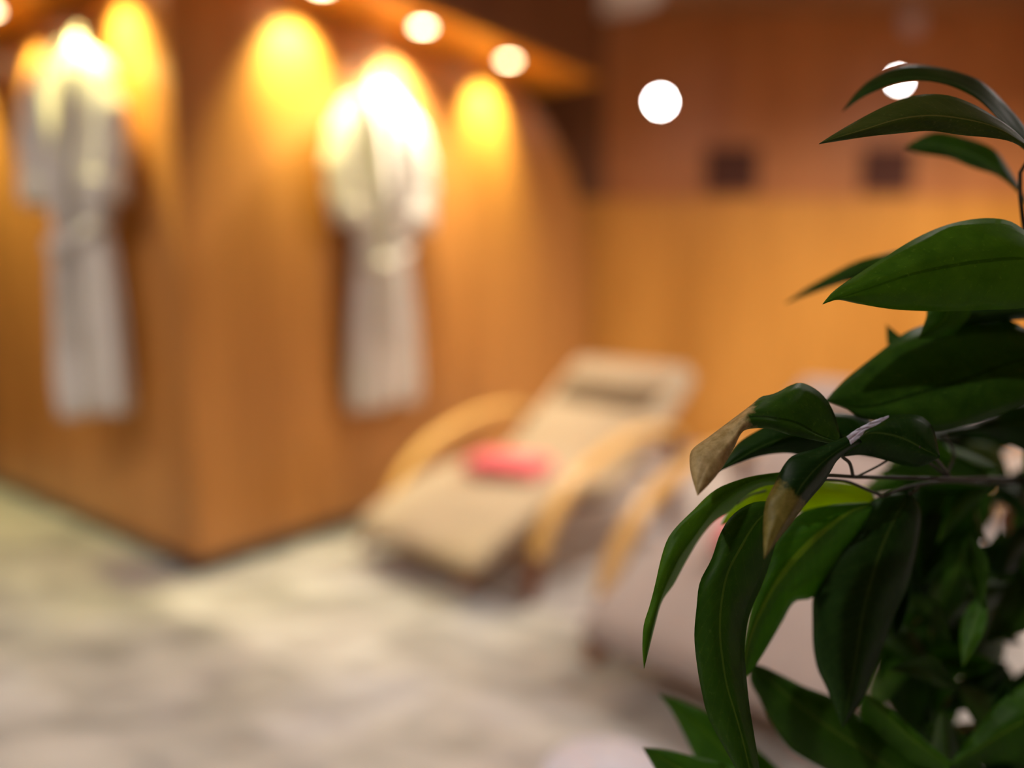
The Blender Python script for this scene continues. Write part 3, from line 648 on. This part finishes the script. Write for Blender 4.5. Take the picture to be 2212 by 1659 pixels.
for gy_ in range(960, 1665, 20):
    for gx_ in range(1950, 2225, 20):
        if cnt >= 76 or cover.get((gx_//20, gy_//20), 0): continue
        if any((gx_-g[0])**2+(gy_-g[1])**2 < (g[2]+24)**2 for g in GAPS): continue
        if gx_ < 1990-(gy_-1080)*.28 and gy_ > 1080 and gx_ < 1850: continue
        best = None
        for q_ in range(60):
            ln = rn.uniform(120, 300); wd = ln*rn.uniform(.17, .27); ang = rn.uniform(0, 6.28)
            c1, s1 = math.cos(ang), math.sin(ang)
            bx, by, tx, ty = gx_-c1*ln*.45, gy_-s1*ln*.45, gx_+c1*ln*.55, gy_+s1*ln*.55
            if ty < by: continue
            mid = catmull([(bx, by, 0), (gx_+s1*8, gy_-c1*8, 0), (tx, ty, 0)], 9)
            if any(q.x-wd < 1840 for q in mid) or min(q.y for q in mid) < 930: continue
            if not ok([(q.x, q.y, wd*p) for q, p in zip(mid, prf)]): continue
            nx, ny = -s1, c1
            cells = {(int(q.x+nx*wd*p*f)//20, int(q.y+ny*wd*p*f)//20) for q, p in zip(mid, prf) for f in (-.55, -.28, 0, .28, .55)}
            sco = sum(1 for c in cells if c[0]*20 < 2212 and c[1]*20 < 1659 and not cover.get(c, 0))
            if best is None or sco > best[0]: best = (sco, mid, wd, nx, ny, cells)
        if best is None or best[0] < 3: continue
        sco, mid, wd, nx, ny, cells = best
        for c in cells: cover[c] = cover.get(c, 0)+1
        A_ = [(q.x+nx*wd*p, q.y+ny*wd*p) for q, p in zip(mid, prf)]; B_ = [(q.x-nx*wd*p, q.y-ny*wd*p) for q, p in zip(mid, prf)]
        dep = rn.uniform(.66, .84)
        leaf(A_, B_, [(q.x, q.y) for q in mid], dep, dep+rn.uniform(-.04, .05), LM[rn.choice(mats[:4])], rn.uniform(-.02, .03), rn.uniform(-.02, .03), None, 0, 20, ns=3)
        cnt += 1
# woody parts
def woody(name, paths):
    bm = bmesh.new()
    for P, r0, r1 in paths: tube(bm, [W(*p) for p in P], (lambda u, a=r0, b=r1: a+(b-a)*u), 8, 18)
    loc_mesh(bm); return from_bm(name, bm, M['stem'], plant, True)
bm = bmesh.new()
top = W(2205, 380, .56); tube(bm, [(.50, .62, .30), (.50, .64, .6), W(2260, 1030, .66), W(2240, 700, .60), W(2214, 500, .56), W(2204, 430, .56), W(2206, 360, .55), W(2230, 330, .54)], lambda u: .010*(1-u)**1.2+.0012, 10, 50)
loc_mesh(bm); from_bm('stem', bm, M['stem'], plant, True)
woody('branch', [([(2250, 1032, .66), (2130, 1034, .60), (2040, 1034, .56), (1900, 1031, .54), (1843, 1030, .53), (1780, 1026, .52), (1690, 1026, .52)], .0022, .0012),
    ([(2260, 1040, .66), (2130, 1044, .61), (2040, 1040, .575), (1960, 1052, .56), (1900, 1074, .55)], .002, .0012),
    ([(1905, 1072, .55), (1860, 1052, .54), (1830, 1040, .54), (1780, 1036, .53), (1695, 1034, .52)], .0012, .0009),
    ([(1843, 1030, .53), (1835, 1000, .52), (1818, 984, .515), (1812, 955, .51)], .0013, .0011),
    ([(1850, 1030, .53), (1900, 1005, .53), (1925, 988, .54)], .0008, .0008),
    ([(2050, 1028, .57), (2020, 990, .54), (1985, 965, .517)], .0015, .0011),
    ([(2045, 1030, .57), (2010, 1002, .555), (1970, 985, .54)], .0013, .001),
    ([(1985, 1050, .56), (1975, 1062, .56), (1962, 1068, .56)], .0012, .001),
    ([(2040, 1035, .57), (2060, 980, .59), (2040, 940, .60)], .0012, .001),
    ([(1655, 1060, .55), (1620, 1070, .55), (1590, 1090, .55)], .0009, .0007),
    ([(1690, 1090, .515), (1720, 1060, .52), (1770, 1035, .525)], .0012, .001),
    ([(2212, 560, .54), (2230, 600, .57), (2240, 690, .60)], .0015, .0015)])
